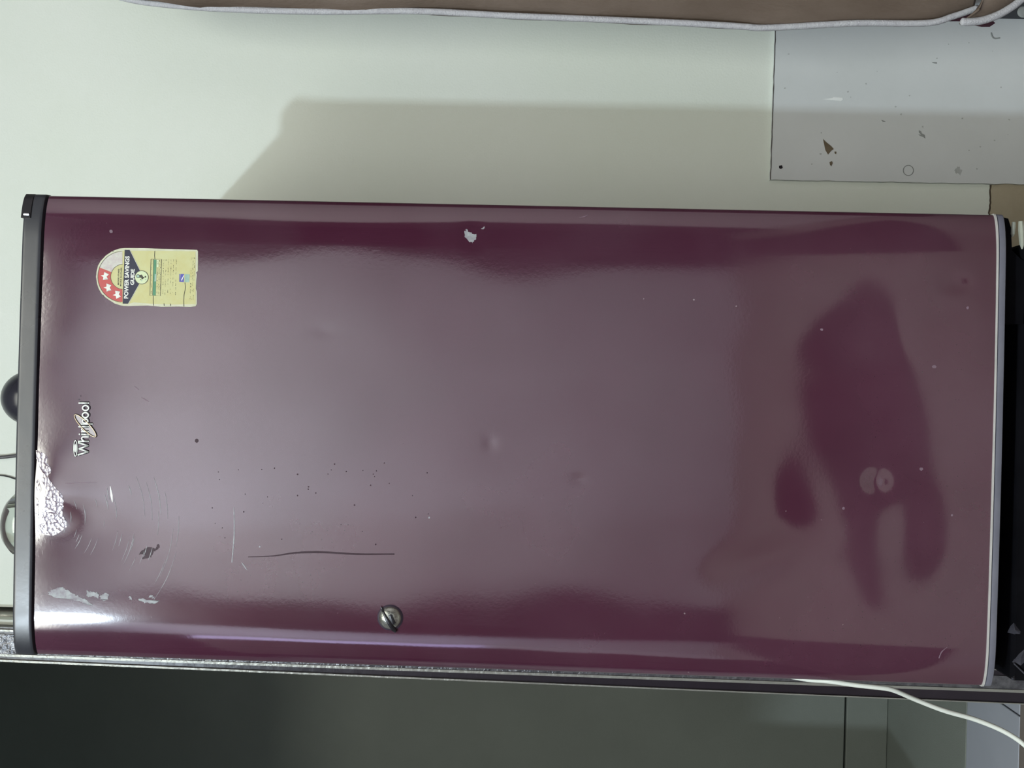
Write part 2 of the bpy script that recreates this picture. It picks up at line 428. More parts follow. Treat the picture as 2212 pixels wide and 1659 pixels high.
# ------------------------------------------------------------------ the refrigerator
D = 1.20
XR = at(1100, 444.5, D + 0.02).x; XL = at(1100, 1444, D + 0.02).x
XC, HW = (XR + XL) / 2, (XR - XL) / 2
Z_PT = at(81, 900, D).z      # top of painted panel
Z_TOP = at(34, 900, D).z
Z_PB = at(2147, 850, D).z
Z_BT = at(2170, 850, D).z
U0 = HW - 0.052
RAD = 10.0
def depth(x):
    u = min(abs(x - XC), HW)
    d = u * u / (2 * RAD)
    if u > U0:
        s = min(1.0, (u - U0) / (HW - U0))
        d += 0.012 * (1 - math.sqrt(max(0.0, 1 - s * s)))
    return d
def gauss(x, z, cx, cz, rx, rz, a=0.0):
    dx, dz = x - cx, z - cz
    c, s = math.cos(a), math.sin(a)
    u, v = dx * c + dz * s, -dx * s + dz * c
    return math.exp(-(u * u / (rx * rx) + v * v / (rz * rz)))
def P(px, py): 
    p = at(px, py, D + 0.003); return p.x, p.z
DENTS = []
def dent(px, py, rpx, rpy, amp, a=0.0):
    x, z = P(px, py); DENTS.append((x, z, rpy * D / FPX, rpx * D / FPX, amp, a))
dent(1893, 1040, 26, 26, 0.0022)
dent(1905, 1040, 9, 9, -0.0008)
dent(1058, 958, 14, 16, 0.0007)
dent(1250, 1035, 18, 10, 0.0006)
dent(1845, 730, 110, 75, 0.0012, 0.5)
dent(1870, 900, 90, 110, 0.0008)
dent(1750, 1090, 60, 110, 0.0010, 0.3)
dent(2030, 690, 60, 70, 0.0016, -0.5)
dent(1650, 1210, 120, 45, 0.0018, 0.35)
dent(1960, 1160, 60, 90, 0.0018, 0.2)
dent(2065, 612, 30, 22, 0.0012)
dent(112, 1062, 90, 66, -0.0058)
dent(700, 715, 25, 12, 0.0003)
dent(1020, 510, 22, 18, 0.0008)
def relief(x, z):
    e = min(1.0, max(0.0, (HW - abs(x - XC)) / 0.03))
    d = 0
    for cx, cz, rx, rz, amp, a in DENTS:
        if abs(x - cx) < 3 * max(rx, rz) and abs(z - cz) < 3 * max(rx, rz):
            d += amp * gauss(x, z, cx, cz, rx, rz, a)
    d += 0.0011 * noise.noise(Vector((x * 5.5, z * 3.2, 1.7))) + 0.0004 * noise.noise(Vector((x * 14, z * 9, 4.1)))
    # long shallow vertical crease near the left edge
    return d * e
def front_y(x, z): return D + depth(x) + relief(x, z)
def xs_profile(n=150):
    out = []
    a = [XC - HW + 2 * HW * i / n for i in range(n + 1)]
    # denser at the corners
    for k in range(1, 14):
        t = k / 14
        out.append(XC + U0 + (HW - U0) * math.sin(t * math.pi / 2)); out.append(XC - U0 - (HW - U0) * math.sin(t * math.pi / 2))
    out += [x for x in a if abs(x - XC) < U0 - 0.001] + [XC - HW, XC + HW, XC - U0, XC + U0]
    return sorted(set(round(x, 6) for x in out))

fr_ = thing('refrigerator', 'tall maroon single-door refrigerator with worn glossy front, standing before the cream wall', 'refrigerator', (XC, D + 0.3, 0))

# maroon paint: hazy, scratched gloss over dark wine red
def maroon():
    m = bpy.data.materials.new('worn_maroon_gloss'); m.use_nodes = True
    nt = m.node_tree; B = nt.nodes['Principled BSDF']
    N = nt.nodes.new; L = nt.links.new
    tc = N('ShaderNodeTexCoord')
    def noi(scale, detail=4, st=(1, 1, 1), rough=0.55):
        mp = N('ShaderNodeMapping'); mp.inputs['Scale'].default_value = st; L(tc.outputs['Object'], mp.inputs['Vector'])
        n = N('ShaderNodeTexNoise'); n.inputs['Scale'].default_value = scale; n.inputs['Detail'].default_value = detail
        n.inputs['Roughness'].default_value = rough; L(mp.outputs[0], n.inputs['Vector']); return n
    def rng(src, a, b, c, d):
        r = N('ShaderNodeMapRange'); r.inputs['From Min'].default_value = a; r.inputs['From Max'].default_value = b
        r.inputs['To Min'].default_value = c; r.inputs['To Max'].default_value = d; L(src, r.inputs['Value']); return r.outputs[0]
    def mix(f, a, b):
        x = N('ShaderNodeMix'); x.data_type = 'RGBA'
        if hasattr(f, 'is_output'): L(f, x.inputs[0])
        else: x.inputs[0].default_value = f
        for k, v in ((6, a), (7, b)):
            if hasattr(v, 'is_output'): L(v, x.inputs[k])
            else: x.inputs[k].default_value = (*v, 1)
        return x.outputs[2]
    base = mix(rng(noi(3).outputs['Fac'], .35, .65, 0, 1), (0.052, 0.012, 0.028), (0.066, 0.016, 0.036))
    dust = rng(noi(3.2, 8).outputs['Fac'], .38, .66, 0.0, 0.075)
    c1 = mix(dust, base, (0.30, 0.25, 0.29))
    speck = rng(noi(520, 2).outputs['Fac'], .70, .76, 0.0, 0.75)      # tiny dark specks
    c2 = mix(speck, c1, (0.02, 0.008, 0.014))
    sp2 = rng(noi(170, 2).outputs['Fac'], .78, .82, 0.0, 0.6)
    c3 = mix(sp2, c2, (0.35, 0.30, 0.32))
    L(c3, B.inputs['Base Color'])
    L(rng(noi(7, 6, (1, 1, .6)).outputs['Fac'], .3, .7, 0.06, 0.10), B.inputs['Roughness'])
    B.inputs['IOR'].default_value = 2.1
    B.inputs['Specular IOR Level'].default_value = 0.5
    bp = N('ShaderNodeBump'); bp.inputs['Strength'].default_value = 0.03; bp.inputs['Distance'].default_value = 0.0006
    L(noi(260, 3).outputs['Fac'], bp.inputs['Height'])
    L(bp.outputs[0], B.inputs['Normal'])
    return m
M_maroon = maroon()
M_side = mat('maroon_side', (0.045, 0.012, 0.025), 0.35, 0.5, col2=(0.055, 0.014, 0.03), noise_amt=0.2)
M_cap = mat('charcoal_plastic', (0.026, 0.028, 0.034), 0.30, 0.5, ior=1.5, col2=(0.032, 0.034, 0.041), noise_amt=0.25, noise_scale=12, rough_var=0.05, bump=0.03, bump_scale=120)
M_bottom = mat('dull_grey_trim', (0.17, 0.175, 0.21), 0.4, 0.5, col2=(0.12, 0.125, 0.16), noise_amt=0.2, noise_scale=14)
M_silver = mat('pale_edge_strip', (0.62, 0.62, 0.60), 0.4, 0.5, metal=0.2, col2=(0.5, 0.5, 0.48), noise_amt=0.2, noise_scale=30)

def front_shell(name, z0, z1, m, parent, off=0.0, nz=1, backY=D + 0.056, rel=True, xtrim=0.0, rim=0.0):
    bm = bmesh.new(); xs = xs_profile(); cols = []
    for x in xs:
        col = []
        xx = XC + (x - XC) * (HW + off - xtrim) / HW
        for k in range(nz + 1):
            z = z0 + (z1 - z0) * k / nz
            r = 0.0
            if rim > 0:
                e = min(z - z0, z1 - z)
                if e < rim: r = rim - math.sqrt(max(0, rim * rim - (rim - e) ** 2))
            y = D + depth(x) + (relief(x, z) if rel else 0) - off + r
            col.append(bm.verts.new((xx, y, z)))
        cols.append(col)
    for a, b in zip(cols, cols[1:]):
        for k in range(nz): bm.faces.new((a[k], b[k], b[k + 1], a[k + 1]))
    # sides, back, top and bottom
    x0, x1 = cols[0][0].co.x, cols[-1][0].co.x
    b00 = bm.verts.new((x0, backY, z0)); b01 = bm.verts.new((x0, backY, z1))
    b10 = bm.verts.new((x1, backY, z0)); b11 = bm.verts.new((x1, backY, z1))
    bm.faces.new([b00] + cols[0] + [b01]); bm.faces.new([b10] + cols[-1] + [b11])
    bm.faces.new((b00, b10, b11, b01))
    bm.faces.new([c[-1] for c in cols] + [b11, b01]); bm.faces.new([c[0] for c in cols] + [b10, b00])
    bmesh.ops.recalc_face_normals(bm, faces=bm.faces)
    me = bpy.data.meshes.new(name); bm.to_mesh(me); bm.free()
    me.materials.append(m)
    ncol = (len(xs) - 1) * nz
    for i, p in enumerate(me.polygons): p.use_smooth = i < ncol
    # keep front shading clean: sharp edges at borders
    o = bpy.data.objects.new(name, me); COL.objects.link(o)
    o.parent = parent; o.location = -parent_world(parent)
    try: me.set_sharp_from_angle(angle=math.radians(35))
    except Exception: pass
    return o

door = front_shell('door', Z_PB, Z_PT - 0.0012, M_maroon, fr_, nz=360)
cap = front_shell('top_trim', Z_PT + 0.0008, Z_TOP, M_cap, fr_, off=0.0012, nz=16, rel=False, rim=0.004)
cap['label'] = 'dark grey plastic cap along the top of the door'
front_shell('edge_strip', Z_PB - 0.0022, Z_PB - 0.0001, M_silver, fr_, off=0.0012, nz=2, rel=False)['label'] = 'thin pale strip under the maroon panel'
front_shell('bottom_trim', Z_BT, Z_PB - 0.0024, M_bottom, fr_, off=0.0006, nz=6, rel=False, rim=0.003)['label'] = 'dull grey strip along the bottom of the door'
# cabinet body
bm = bmesh.new(); box(bm, XL + 0.004, XR - 0.004, D + 0.068, YW - 0.012, 0.30, Z_TOP - 0.016, 0.006, 2); link('cabinet_body', bm, M_side, fr_)
M_gask = mat('door_gasket_grey', (0.3, 0.3, 0.3), 0.6, 0.3, col2=(0.24, 0.24, 0.24), noise_amt=0.2)
bm = bmesh.new(); box(bm, XL + 0.016, XR - 0.016, D + 0.055, D + 0.0685, 0.34, Z_TOP - 0.03); link('gasket', bm, M_gask, fr_)
# hinge cover at the upper right corner: dark recess, silver pin, cover cap
def on(px, py, off=0.0):
    y = D
    for _ in range(4):
        p = at(px, py, y); y = front_y(p.x, p.z) - off
    return at(px, py, y)
hx0 = at(50, 470, D).x; hx1 = XR
bm = bmesh.new()
zc0, zc1 = at(73, 450, D + .01).z, Z_TOP + 0.0008
xs = [hx0 + (hx1 + 0.0012 - hx0) * i / 14 for i in range(15)]
a = [bm.verts.new((x, D + depth(min(x, XR)) - 0.0026, zc0)) for x in xs]; b = [bm.verts.new((x, D + depth(min(x, XR)) - 0.0026, zc1)) for x in xs]
for i in range(14): bm.faces.new((a[i], a[i+1], b[i+1], b[i]))
a2 = [bm.verts.new((v.co.x, D + 0.05, v.co.z)) for v in a]; b2 = [bm.verts.new((v.co.x, D + 0.05, v.co.z)) for v in b]
for i in range(14):
    bm.faces.new((a[i], a[i+1], a2[i+1], a2[i])); bm.faces.new((b[i], b[i+1], b2[i+1], b2[i]))
bm.faces.new((a[0], b[0], b2[0], a2[0])); bm.faces.new((a[-1], b[-1], b2[-1], a2[-1]))
hc = link('hinge_cover', bm, M_blackgap, fr_); hc['label'] = 'small black hinge cover at the upper right corner'
M_chrome = mat('dull_chrome', (0.72, 0.74, 0.78), 0.25, 0.5, metal=0.9, col2=(0.6, 0.62, 0.66), noise_amt=0.2, noise_scale=40)
p = at(53, 463, D + 0.003); q = at(64, 463.5, D + 0.003)
bm = bmesh.new(); tube(bm, [p + Vector((0, -0.0005, 0)), q + Vector((0, -0.0005, 0))], 0.0019, 10); link('hinge_pin', bm, M_chrome, fr_)
bm = bmesh.new(); x0 = at(90, 428.5, D + .03).x
box(bm, XR - 0.006, XR + 0.0022, D + 0.022, D + 0.050, at(112, 428, D + .03).z, at(80, 428, D + .03).z, 0.001, 1); link('hinge_plate', bm, M_blackgap, fr_)

# black plastic base under the door, with dusty lumps, and pale strips at its right end
M_base = mat('dusty_black_base', (0.003, 0.003, 0.004), 0.9, 0.05, col2=(0.008, 0.008, 0.010), noise_amt=0.2, noise_scale=10)
M_dustg = mat('grey_dust', (0.075, 0.075, 0.09), 0.9, 0.1, col2=(0.04, 0.04, 0.05), noise_amt=0.2, noise_scale=60)
bm = bmesh.new(); box(bm, XL + 0.002, XR - 0.03, D + 0.03, YW - 0.02, 0.0, 0.299, 0.004, 1); link('base', bm, M_base, fr_)
pxr = at(2178, 480, D + .02)
bm = bmesh.new()
pts = [at(2168, 470, D + .03), at(2178, 472, D + .03), at(2184, 492, D + .03), at(2186, 540, D + .03), at(2205, 560, D + .03), at(2240, 575, D + .03), at(2240, 700, D + .03), at(2168, 700, D + .03)]
f = [bm.verts.new(v) for v in pts]; b = [bm.verts.new(v + Vector((0, 0.02, 0))) for v in pts]
bm.faces.new(f); bm.faces.new(list(reversed(b)))
for i in range(len(f)): bm.faces.new((f[i], b[i], b[(i+1) % len(f)], f[(i+1) % len(f)]))
link('base_bracket', bm, M_base, fr_)
M_pale = mat('pale_plastic', (0.42, 0.44, 0.36), 0.6, 0.3, col2=(0.34, 0.36, 0.30), noise_amt=0.2, noise_scale=20)
for a_, b_, w_ in (((2190, 480), (2187, 512), 0.0022), ((2205, 478), (2208, 538), 0.0030)):
    p, q = at(*a_, D + 0.026), at(*b_, D + 0.026)
    bm = bmesh.new(); tube(bm, [p, p.lerp(q, .3), p.lerp(q, .8), q], [w_ * .9, w_ * 1.2, w_, w_ * .3], 8)
    o = link('base_clip', bm, M_pale, fr_); o['label'] = 'pale plastic clip at the right end of the base'
flk = [[(2183, 1352), (2190, 1345), (2199, 1356), (2206, 1364), (2205, 1371), (2190, 1370), (2176, 1366)],
       [(2186, 1430), (2200, 1412), (2214, 1400), (2225, 1420), (2205, 1440)],
       [(2184, 1464), (2192, 1459), (2193, 1467), (2187, 1470)]]
for pl in flk:
    bm = bmesh.new(); cx = sum(a for a, _ in pl) / len(pl); cy = sum(b for _, b in pl) / len(pl)
    ring = [bm.verts.new(at(a, b, D + 0.0305)) for a, b in pl]; c = bm.verts.new(at(cx, cy, D + 0.026))
    for i in range(len(ring)): bm.faces.new((ring[i], ring[(i + 1) % len(ring)], c))
    bm.faces.new(ring)
    link('dust_clump', bm, M_dustg, fr_)
bm = bmesh.new(); p, q = at(2190, 1433, D + .028), at(2214, 1456, D + .028); tube(bm, [p, q], 0.0010, 6); link('dust_clump', bm, M_dustg, fr_)

# ---- decals that follow the door surface
def bisect_x(bm, step=0.004):
    xs = [v.co.x for v in bm.verts]
    if not xs: return
    x = math.floor(min(xs) / step) * step
    while x < max(xs):
        geom = bm.verts[:] + bm.edges[:] + bm.faces[:]
        bmesh.ops.bisect_plane(bm, geom=geom, plane_co=(x, 0, 0), plane_no=(1, 0, 0)); x += step
def wrap(bm, off, th=0.0):
    for v in bm.verts: v.co.y = front_y(v.co.x, v.co.z) - off
def decal_poly(name, polys, off, m, parent, th=0.0):
    bm = bmesh.new()
    for poly in polys:
        vs = []
        for px, py in poly:
            p = on(px, py); vs.append(bm.verts.new((p.x, 0, p.z)))
        try: bm.faces.new(vs)
        except ValueError: pass
    bmesh.ops.triangulate(bm, faces=bm.faces)
    bisect_x(bm)
    wrap(bm, off)
    if th > 0:
        r = bmesh.ops.extrude_face_region(bm, geom=bm.faces[:])
        for e in r['geom']:
            if isinstance(e, bmesh.types.BMVert): e.co.y += th
    return link(name, bm, m, parent)
def stroke_poly(pts, wd):
    """flat ribbon polygon(s) in pixel space; wd full width px or (start, mid, end)"""
    L, R = [], []
    n = len(pts)
    for i, (x, y) in enumerate(pts):
        a = pts[max(i - 1, 0)]; b = pts[min(i + 1, n - 1)]
        dx, dy = b[0] - a[0], b[1] - a[1]; l = math.hypot(dx, dy) or 1
        t = i / max(1, n - 1)
        w_ = wd if not isinstance(wd, tuple) else (wd[0] * (1 - 2 * t) + wd[1] * 2 * t if t < .5 else wd[1] * (2 - 2 * t) + wd[2] * (2 * t - 1))
        L.append((x - dy / l * w_ / 2, y + dx / l * w_ / 2)); R.append((x + dy / l * w_ / 2, y - dx / l * w_ / 2))
    return [[L[i], L[i+1], R[i+1], R[i]] for i in range(n - 1)]

# ---- energy label
def lz(a, b): return (180 + a / 8.193, 520 + b / 8.193)
LP = lambda pts: [lz(a, b) for a, b in pts]
def pm(name, c, c2=None, r=0.5, na=0.2, ns=150):
    return mat(name, c, r, 0.4, col2=c2 or tuple(x * .85 for x in c), noise_amt=na, noise_scale=ns)
M_lab = pm('label_yellow', (0.52, 0.49, 0.22), (0.54, 0.55, 0.29), ns=60)
M_labedge = pm('label_paper_edge', (0.50, 0.52, 0.36), (0.60, 0.61, 0.48), ns=90)
M_red = pm('label_red', (0.50, 0.085, 0.075), (0.46, 0.10, 0.10))
M_navy = pm('label_navy', (0.028, 0.03, 0.055))
M_lwhite = pm('label_white', (0.78, 0.80, 0.74))
M_pinkw = pm('label_faded_white', (0.58, 0.60, 0.52), (0.48, 0.42, 0.42), ns=220)
M_green = pm('label_green', (0.10, 0.28, 0.16))
M_lgreen = pm('label_pale_green', (0.56, 0.66, 0.40), (0.62, 0.70, 0.46))
M_blue = pm('label_blue', (0.10, 0.10, 0.42))
M_teal = pm('label_teal', (0.25, 0.40, 0.33), (0.35, 0.5, 0.42))
M_ink = pm('label_ink', (0.07, 0.065, 0.05))
M_grayink = pm('label_faded_ink', (0.25, 0.25, 0.14), (0.36, 0.36, 0.2))
outline = LP([(735,130),(900,132),(1100,133),(1400,145),(1700,152),(2015,163),(2030,185),(2030,360),(2028,540),(1998,560),(2012,600),(2002,700),(1995,850),(2010,900),(2012,1120),(1990,1160),(1900,1172),(1780,1168),(1600,1162),(1450,1155),(1440,1140),(1428,1158),(1380,1170),(1262,1155),(1245,1135),(1225,1158),(1100,1142),(980,1120),(890,1108),(860,1140),(800,1158),(720,1155),(650,1142),(560,1112),(500,1075),(430,1030),(370,985),(345,965),(315,920),(275,850),(245,760),(228,640),(238,540),(262,440),(310,360),(400,262),(520,182),(640,140)])
lab = decal_poly('energy_label', [outline], 0.0004, M_labedge, fr_)
lab['label'] = 'yellow and red power savings sticker with three stars'
inner = LP([(730,178),(1100,178),(1500,182),(1990,190),(1990,1125),(1600,1130),(1240,1120),(900,1090),(800,1120),(700,1115),(600,1090),(480,1030),(390,940),(310,820),(268,700),(268,580),(305,470),(380,350),(480,265),(600,200)])
decal_poly('label_face', [inner], 0.00052, M_lab, lab)
def arc(cx, cy, r, a0, a1, n=24): return [(cx + r * math.cos(math.radians(a0 + (a1 - a0) * i / n)), cy + r * math.sin(math.radians(a0 + (a1 - a0) * i / n))) for i in range(n + 1)]
# angles: image coordinates, 90 = towards picture bottom
decal_poly('label_sector', [LP(arc(712, 638, 446, 92, 201) + arc(712, 638, 226, 201, 94))], 0.00064, M_red, lab)
decal_poly('label_sector', [LP(arc(712, 638, 446, 201.5, 268) + arc(712, 638, 226, 266, 201.5))], 0.00064, M_pinkw, lab)
decal_poly('label_semicircle', [LP(arc(712, 638, 218, 93, 267))], 0.00064, M_lab, lab)
decal_poly('label_line', [q for q in stroke_poly(LP(arc(712, 638, 222, 93, 267, 40)), 0.9)] + stroke_poly(LP(arc(712, 638, 452, 95, 266, 60)), 0.8), 0.00076, M_ink, lab)
decal_poly('label_banner', [LP([(736,165),(825,165),(1002,525),(985,775),(795,1116),(700,1114)])], 0.00076, M_navy, lab)
decal_poly('label_line', [q for q in stroke_poly(LP([(830,168),(1005,520)]), .7) + stroke_poly(LP([(990,780),(800,1116)]), .7)], 0.0008, M_lwhite, lab)
decal_poly('label_disc', [LP(arc(1036, 650, 122, 0, 360, 40))], 0.00086, M_ink, lab)
decal_poly('label_disc', [LP(arc(1036, 650, 113, 0, 360, 40))], 0.00096, M_lgreen, lab)
decal_poly('label_emblem', [LP(arc(975, 630, 34, 0, 360, 14)), LP([(1000,610),(1040,600),(1065,640),(1090,655),(1075,670),(1050,655),(1040,690),(1025,640),(1005,660)]), LP([(1010,700),(1025,670),(1030,700)]), LP(arc(1105, 640, 16, 0, 360, 10))], 0.00106, M_ink, lab)
decal_poly('label_emblem', [LP(arc(975, 630, 24, 0, 360, 14)), LP(arc(1040, 710, 10, 0, 360, 8)), LP(arc(1110, 690, 10, 0, 360, 8))], 0.00112, M_teal, lab)
for cx, cy, ro in ((388, 630, 10), (440, 832, 0), (602, 955, -8)):
    st = []
    for i in range(10):
        an = math.radians(180 + ro + i * 36); r = 78 if i % 2 == 0 else 31
        st.append((cx + r * math.cos(an), cy + r * math.sin(an)))
    decal_poly('label_star', [LP(st)], 0.00086, M_lwhite, lab)
decal_poly('label_band', [LP([(1250,335),(1298,337),(1285,970),(1232,968)])], 0.00064, M_green, lab)
decal_poly('label_band', [LP([(1268,590),(1296,590),(1292,720),(1262,720)])], 0.00072, M_teal, lab)
decal_poly('label_band', [LP([(1303,340),(1335,340),(1333,470),(1300,470)])], 0.00064, M_lgreen, lab)
decal_poly('label_frame', [q for q in stroke_poly(LP([(1200,328),(1390,330),(1368,975),(1180,970),(1200,328)]), .8) + stroke_poly(LP([(1245,332),(1228,968)]), .6)], 0.00074, M_ink, lab)
decal_poly('label_band', [LP([(1722,590),(1788,590),(1780,735),(1712,730)])], 0.00064, M_blue, lab)
decal_poly('label_band', [LP([(1800,592),(1886,595),(1878,735),(1792,735)])], 0.00064, M_teal, lab)
decal_poly('label_band', [LP([(1735,690),(1785,600),(1785,625),(1745,715)])], 0.00072, M_lwhite, lab)
decal_poly('label_band', [LP([(1700,590),(1712,590),(1708,730),(1698,730)])], 0.00064, M_blue, lab)
# small illegible rows of print, as broken dashes (faded)
random.seed(11)
rows = []
for xr in (1218, 1322, 1350, 1376):
    rows.append((xr, 345, 955, .8))
for xr in (1425, 1465, 1510, 1555, 1600, 1650):
    rows.append((xr, 335, 965, .55))
for xr in (1915, 1945, 1970):
    rows.append((xr, 300, 1040, .45))
dash = []; faint = []
for xr, y0, y1, dens in rows:
    y = y0
    while y < y1:
        L_ = random.uniform(8, 26)
        if random.random() < dens:
            sl = -(y - y0) * 0.028
            (dash if random.random() < .45 else faint).extend(stroke_poly(LP([(xr + sl + random.uniform(-4, 4), y), (xr + sl + random.uniform(-4, 4), min(y + L_, y1))]), random.uniform(.5, 1.1)))
        y += L_ + random.uniform(5, 12)
decal_poly('label_print', dash, 0.00074, M_ink, lab)
decal_poly('label_print', faint, 0.00070, M_grayink, lab)
# creases torn into the label
for pl in ([(1268,180),(1262,260),(1270,330)], [(1240,975),(1238,1050),(1243,1150)], [(1800,740),(1812,830),(1785,960),(1780,1060),(1782,1165)], [(1545,1115),(1543,1155)], [(1430,1110),(1432,1155)], [(345,960),(372,985)], [(520,180),(532,200)]):
    decal_poly('label_crease', stroke_poly(LP(pl), 1.0), 0.00080, M_ink, lab)
# lettering
def text_mesh(name, s, origin_px, height_px, width_px, m, parent, off, bold=0.02, lean=0.0):
    c = bpy.data.curves.new(name, 'FONT'); c.body = s; c.size = 1.0; c.offset = bold; c.resolution_u = 3
    o = bpy.data.objects.new(name, c); COL.objects.link(o)
    bpy.context.view_layer.update()
    me = bpy.data.meshes.new_from_object(o.evaluated_get(bpy.context.evaluated_depsgraph_get()))
    bpy.data.objects.remove(o)
    bm = bmesh.new(); bm.from_mesh(me)
    xs = [v.co.x for v in bm.verts]; ys = [v.co.y for v in bm.verts]
    x0, x1, y0, y1 = min(xs), max(xs), min(ys), max(ys)
    p0 = on(origin_px[0], origin_px[1]); k = D / FPX
    for v in bm.verts:
        tx = (v.co.x - x0) / (x1 - x0) * width_px * k; ty_ = (v.co.y - y0) / (y1 - y0) * height_px * k
        v.co = Vector((p0.x + tx, 0, p0.z + ty_))
    bmesh.ops.triangulate(bm, faces=bm.faces)
    bisect_x(bm, 0.006); wrap(bm, off)
    return link(name, bm, m, parent)
text_mesh('label_text', 'POWER SAVINGS', lz(800, 1025), 9.6, 93, M_lwhite, lab, 0.00092, 0.035)
text_mesh('label_text', 'GUIDE', lz(905, 785), 8.6, 35, M_lwhite, lab, 0.00092, 0.035)
text_mesh('label_text', 'MORE STARS', lz(634, 782), 3.0, 35, M_ink, lab, 0.00086, 0.02)
text_mesh('label_text', 'MORE SAVINGS', lz(676, 808), 3.0, 41, M_ink, lab, 0.00086, 0.02)

# ---- brand badge: raised rounded strokes
M_badge = mat('badge_pale_metal', (0.74, 0.79, 0.74), 0.32, 0.5, metal=0.25, col2=(0.66, 0.72, 0.68), noise_amt=0.2, noise_scale=60)
M_badged = mat('badge_dark_rim', (0.025, 0.018, 0.03), 0.4, 0.4, col2=(0.04, 0.03, 0.045), noise_amt=0.2)
M_gold = mat('badge_gold', (0.60, 0.49, 0.33), 0.3, 0.5, metal=0.6, col2=(0.5, 0.4, 0.28), noise_amt=0.2, noise_scale=60)
M_badgeg = mat('badge_grey_fill', (0.30, 0.28, 0.29), 0.4, 0.5, metal=0.3, col2=(0.24, 0.22, 0.23), noise_amt=0.2)
M_badgel = mat('badge_light_fill', (0.50, 0.52, 0.50), 0.4, 0.5, metal=0.2, col2=(0.44, 0.46, 0.44), noise_amt=0.2)
def bz(a, b): return (130 + a / 9.76, 840 + b / 9.76)
def bsurf(a, b, off):
    return on(*bz(a, b), off)
def smooth2(pts, n=5):
    v = catmull([Vector((a, b, 0)) for a, b in pts], n); return [(p.x, p.y) for p in v]
def circ(cx, cy, rx, ry, n=22): return [(cx + rx * math.cos(2*math.pi*i/n), cy + ry * math.sin(2*math.pi*i/n)) for i in range(n)]
letters = [
    ('letter', [([(382, 1390), (585, 1328)], 0), ([(585, 1328), (400, 1262)], 0), ([(400, 1262), (585, 1196)], 0), ([(585, 1196), (390, 1138)], 0)]),
    ('letter', [([(392, 1106), (592, 1106)], 0), (smooth2([(500, 1100), (468, 1075), (455, 1045), (470, 1018), (510, 1012), (592, 1012)]), 0)]),
    ('letter', [([(462, 958), (592, 965)], 0), ([(408, 955), (412, 955)], 0)]),
    ('letter', [([(458, 902), (594, 902)], 0), (smooth2([(520, 900), (480, 885), (460, 862), (458, 845)]), 0)]),
    ('letter', [([(400, 796), (596, 796)], 0)]),
    ('letter', [([(458, 742), (672, 742)], 0), (circ(528, 678, 58, 44), 1)]),
    ('letter', [(circ(533, 552, 64, 52), 1)]),
    ('letter', [(circ(537, 402, 64, 52), 1)]),
    ('letter', [([(402, 300), (600, 300)], 0)]),
]
K = D / FPX
badge = thing('brand_badge', '', '', (0, 0, 0)); del badge['label']; del badge['category']
badge.parent = fr_; badge.location = on(*bz(500, 850)) - Vector((XC, D + 0.3, 0))
badge['label'] = 'raised pale script badge with a gold ring'
dark = bmesh.new()
for nm, strokes in letters:
    bm = bmesh.new()
    for pts, cl in strokes:
        P3 = [bsurf(a, b, 0.0007) for a, b in pts]
        tube(bm, P3, 19 / 9.76 * K, 8, closed=bool(cl), squash=(1, 0.45))
        if not cl:
            for e in (P3[0], P3[-1]):
                r = bmesh.ops.create_icosphere(bm, subdivisions=2, radius=19 / 9.76 * K)
                for v in r['verts']: v.co = Vector((v.co.x, v.co.y * .45, v.co.z)) + e
        tube(dark, [bsurf(a + 9, b - 5, 0.0003) for a, b in pts], 33 / 9.76 * K, 10, closed=bool(cl), squash=(1, 0.2))
    link(nm, bm, M_badge, badge, True)
# halo ellipse above the first letter
halo = circ(322, 1255, 36, 165, 40)
bm = bmesh.new(); tube(bm, [bsurf(a, b, 0.0007) for a, b in halo], 10 / 9.76 * K, 8, closed=True, squash=(1, .45)); link('badge_halo', bm, M_badge, badge, True)
decal_poly('badge_halo_fill', [[bz(a, b) for a, b in circ(324, 1250, 26, 85, 30)]], 0.0007, M_badgel, badge)
tube(dark, [bsurf(a + 2, b - 2, 0.0003) for a, b in halo], 21 / 9.76 * K, 10, closed=True, squash=(1, .2))
# gold ring
u = Vector((465, 478)).normalized(); vv = Vector((-u.y, u.x))
ringp = []
for i in range(64):
    t = 2 * math.pi * i / 64
    wv = 78 * math.sin(t)
    p = Vector((527, 778)) + u * (318 * math.cos(t)) + vv * wv
    ringp.append((p.x, p.y))
bm = bmesh.new(); tube(bm, [bsurf(a, b, 0.0014) for a, b in ringp], 9.5 / 9.76 * K, 8, closed=True, squash=(1, .5)); link('badge_ring', bm, M_gold, badge, True)
tube(dark, [bsurf(a + 6, b - 3, 0.0003) for a, b in ringp], 19 / 9.76 * K, 10, closed=True, squash=(1, .2))
decal_poly('badge_ring_fill', [[bz(a, b) for a, b in ringp]], 0.00042, M_badgeg, badge)
link('badge_rim', dark, M_badged, badge, True)
decal_poly('badge_mark', [[bz(a, b) for a, b in circ(402, 228, 20, 14, 10)], [bz(a, b) for a, b in circ(432, 150, 12, 12, 10)]], 0.0003, M_badged, badge)

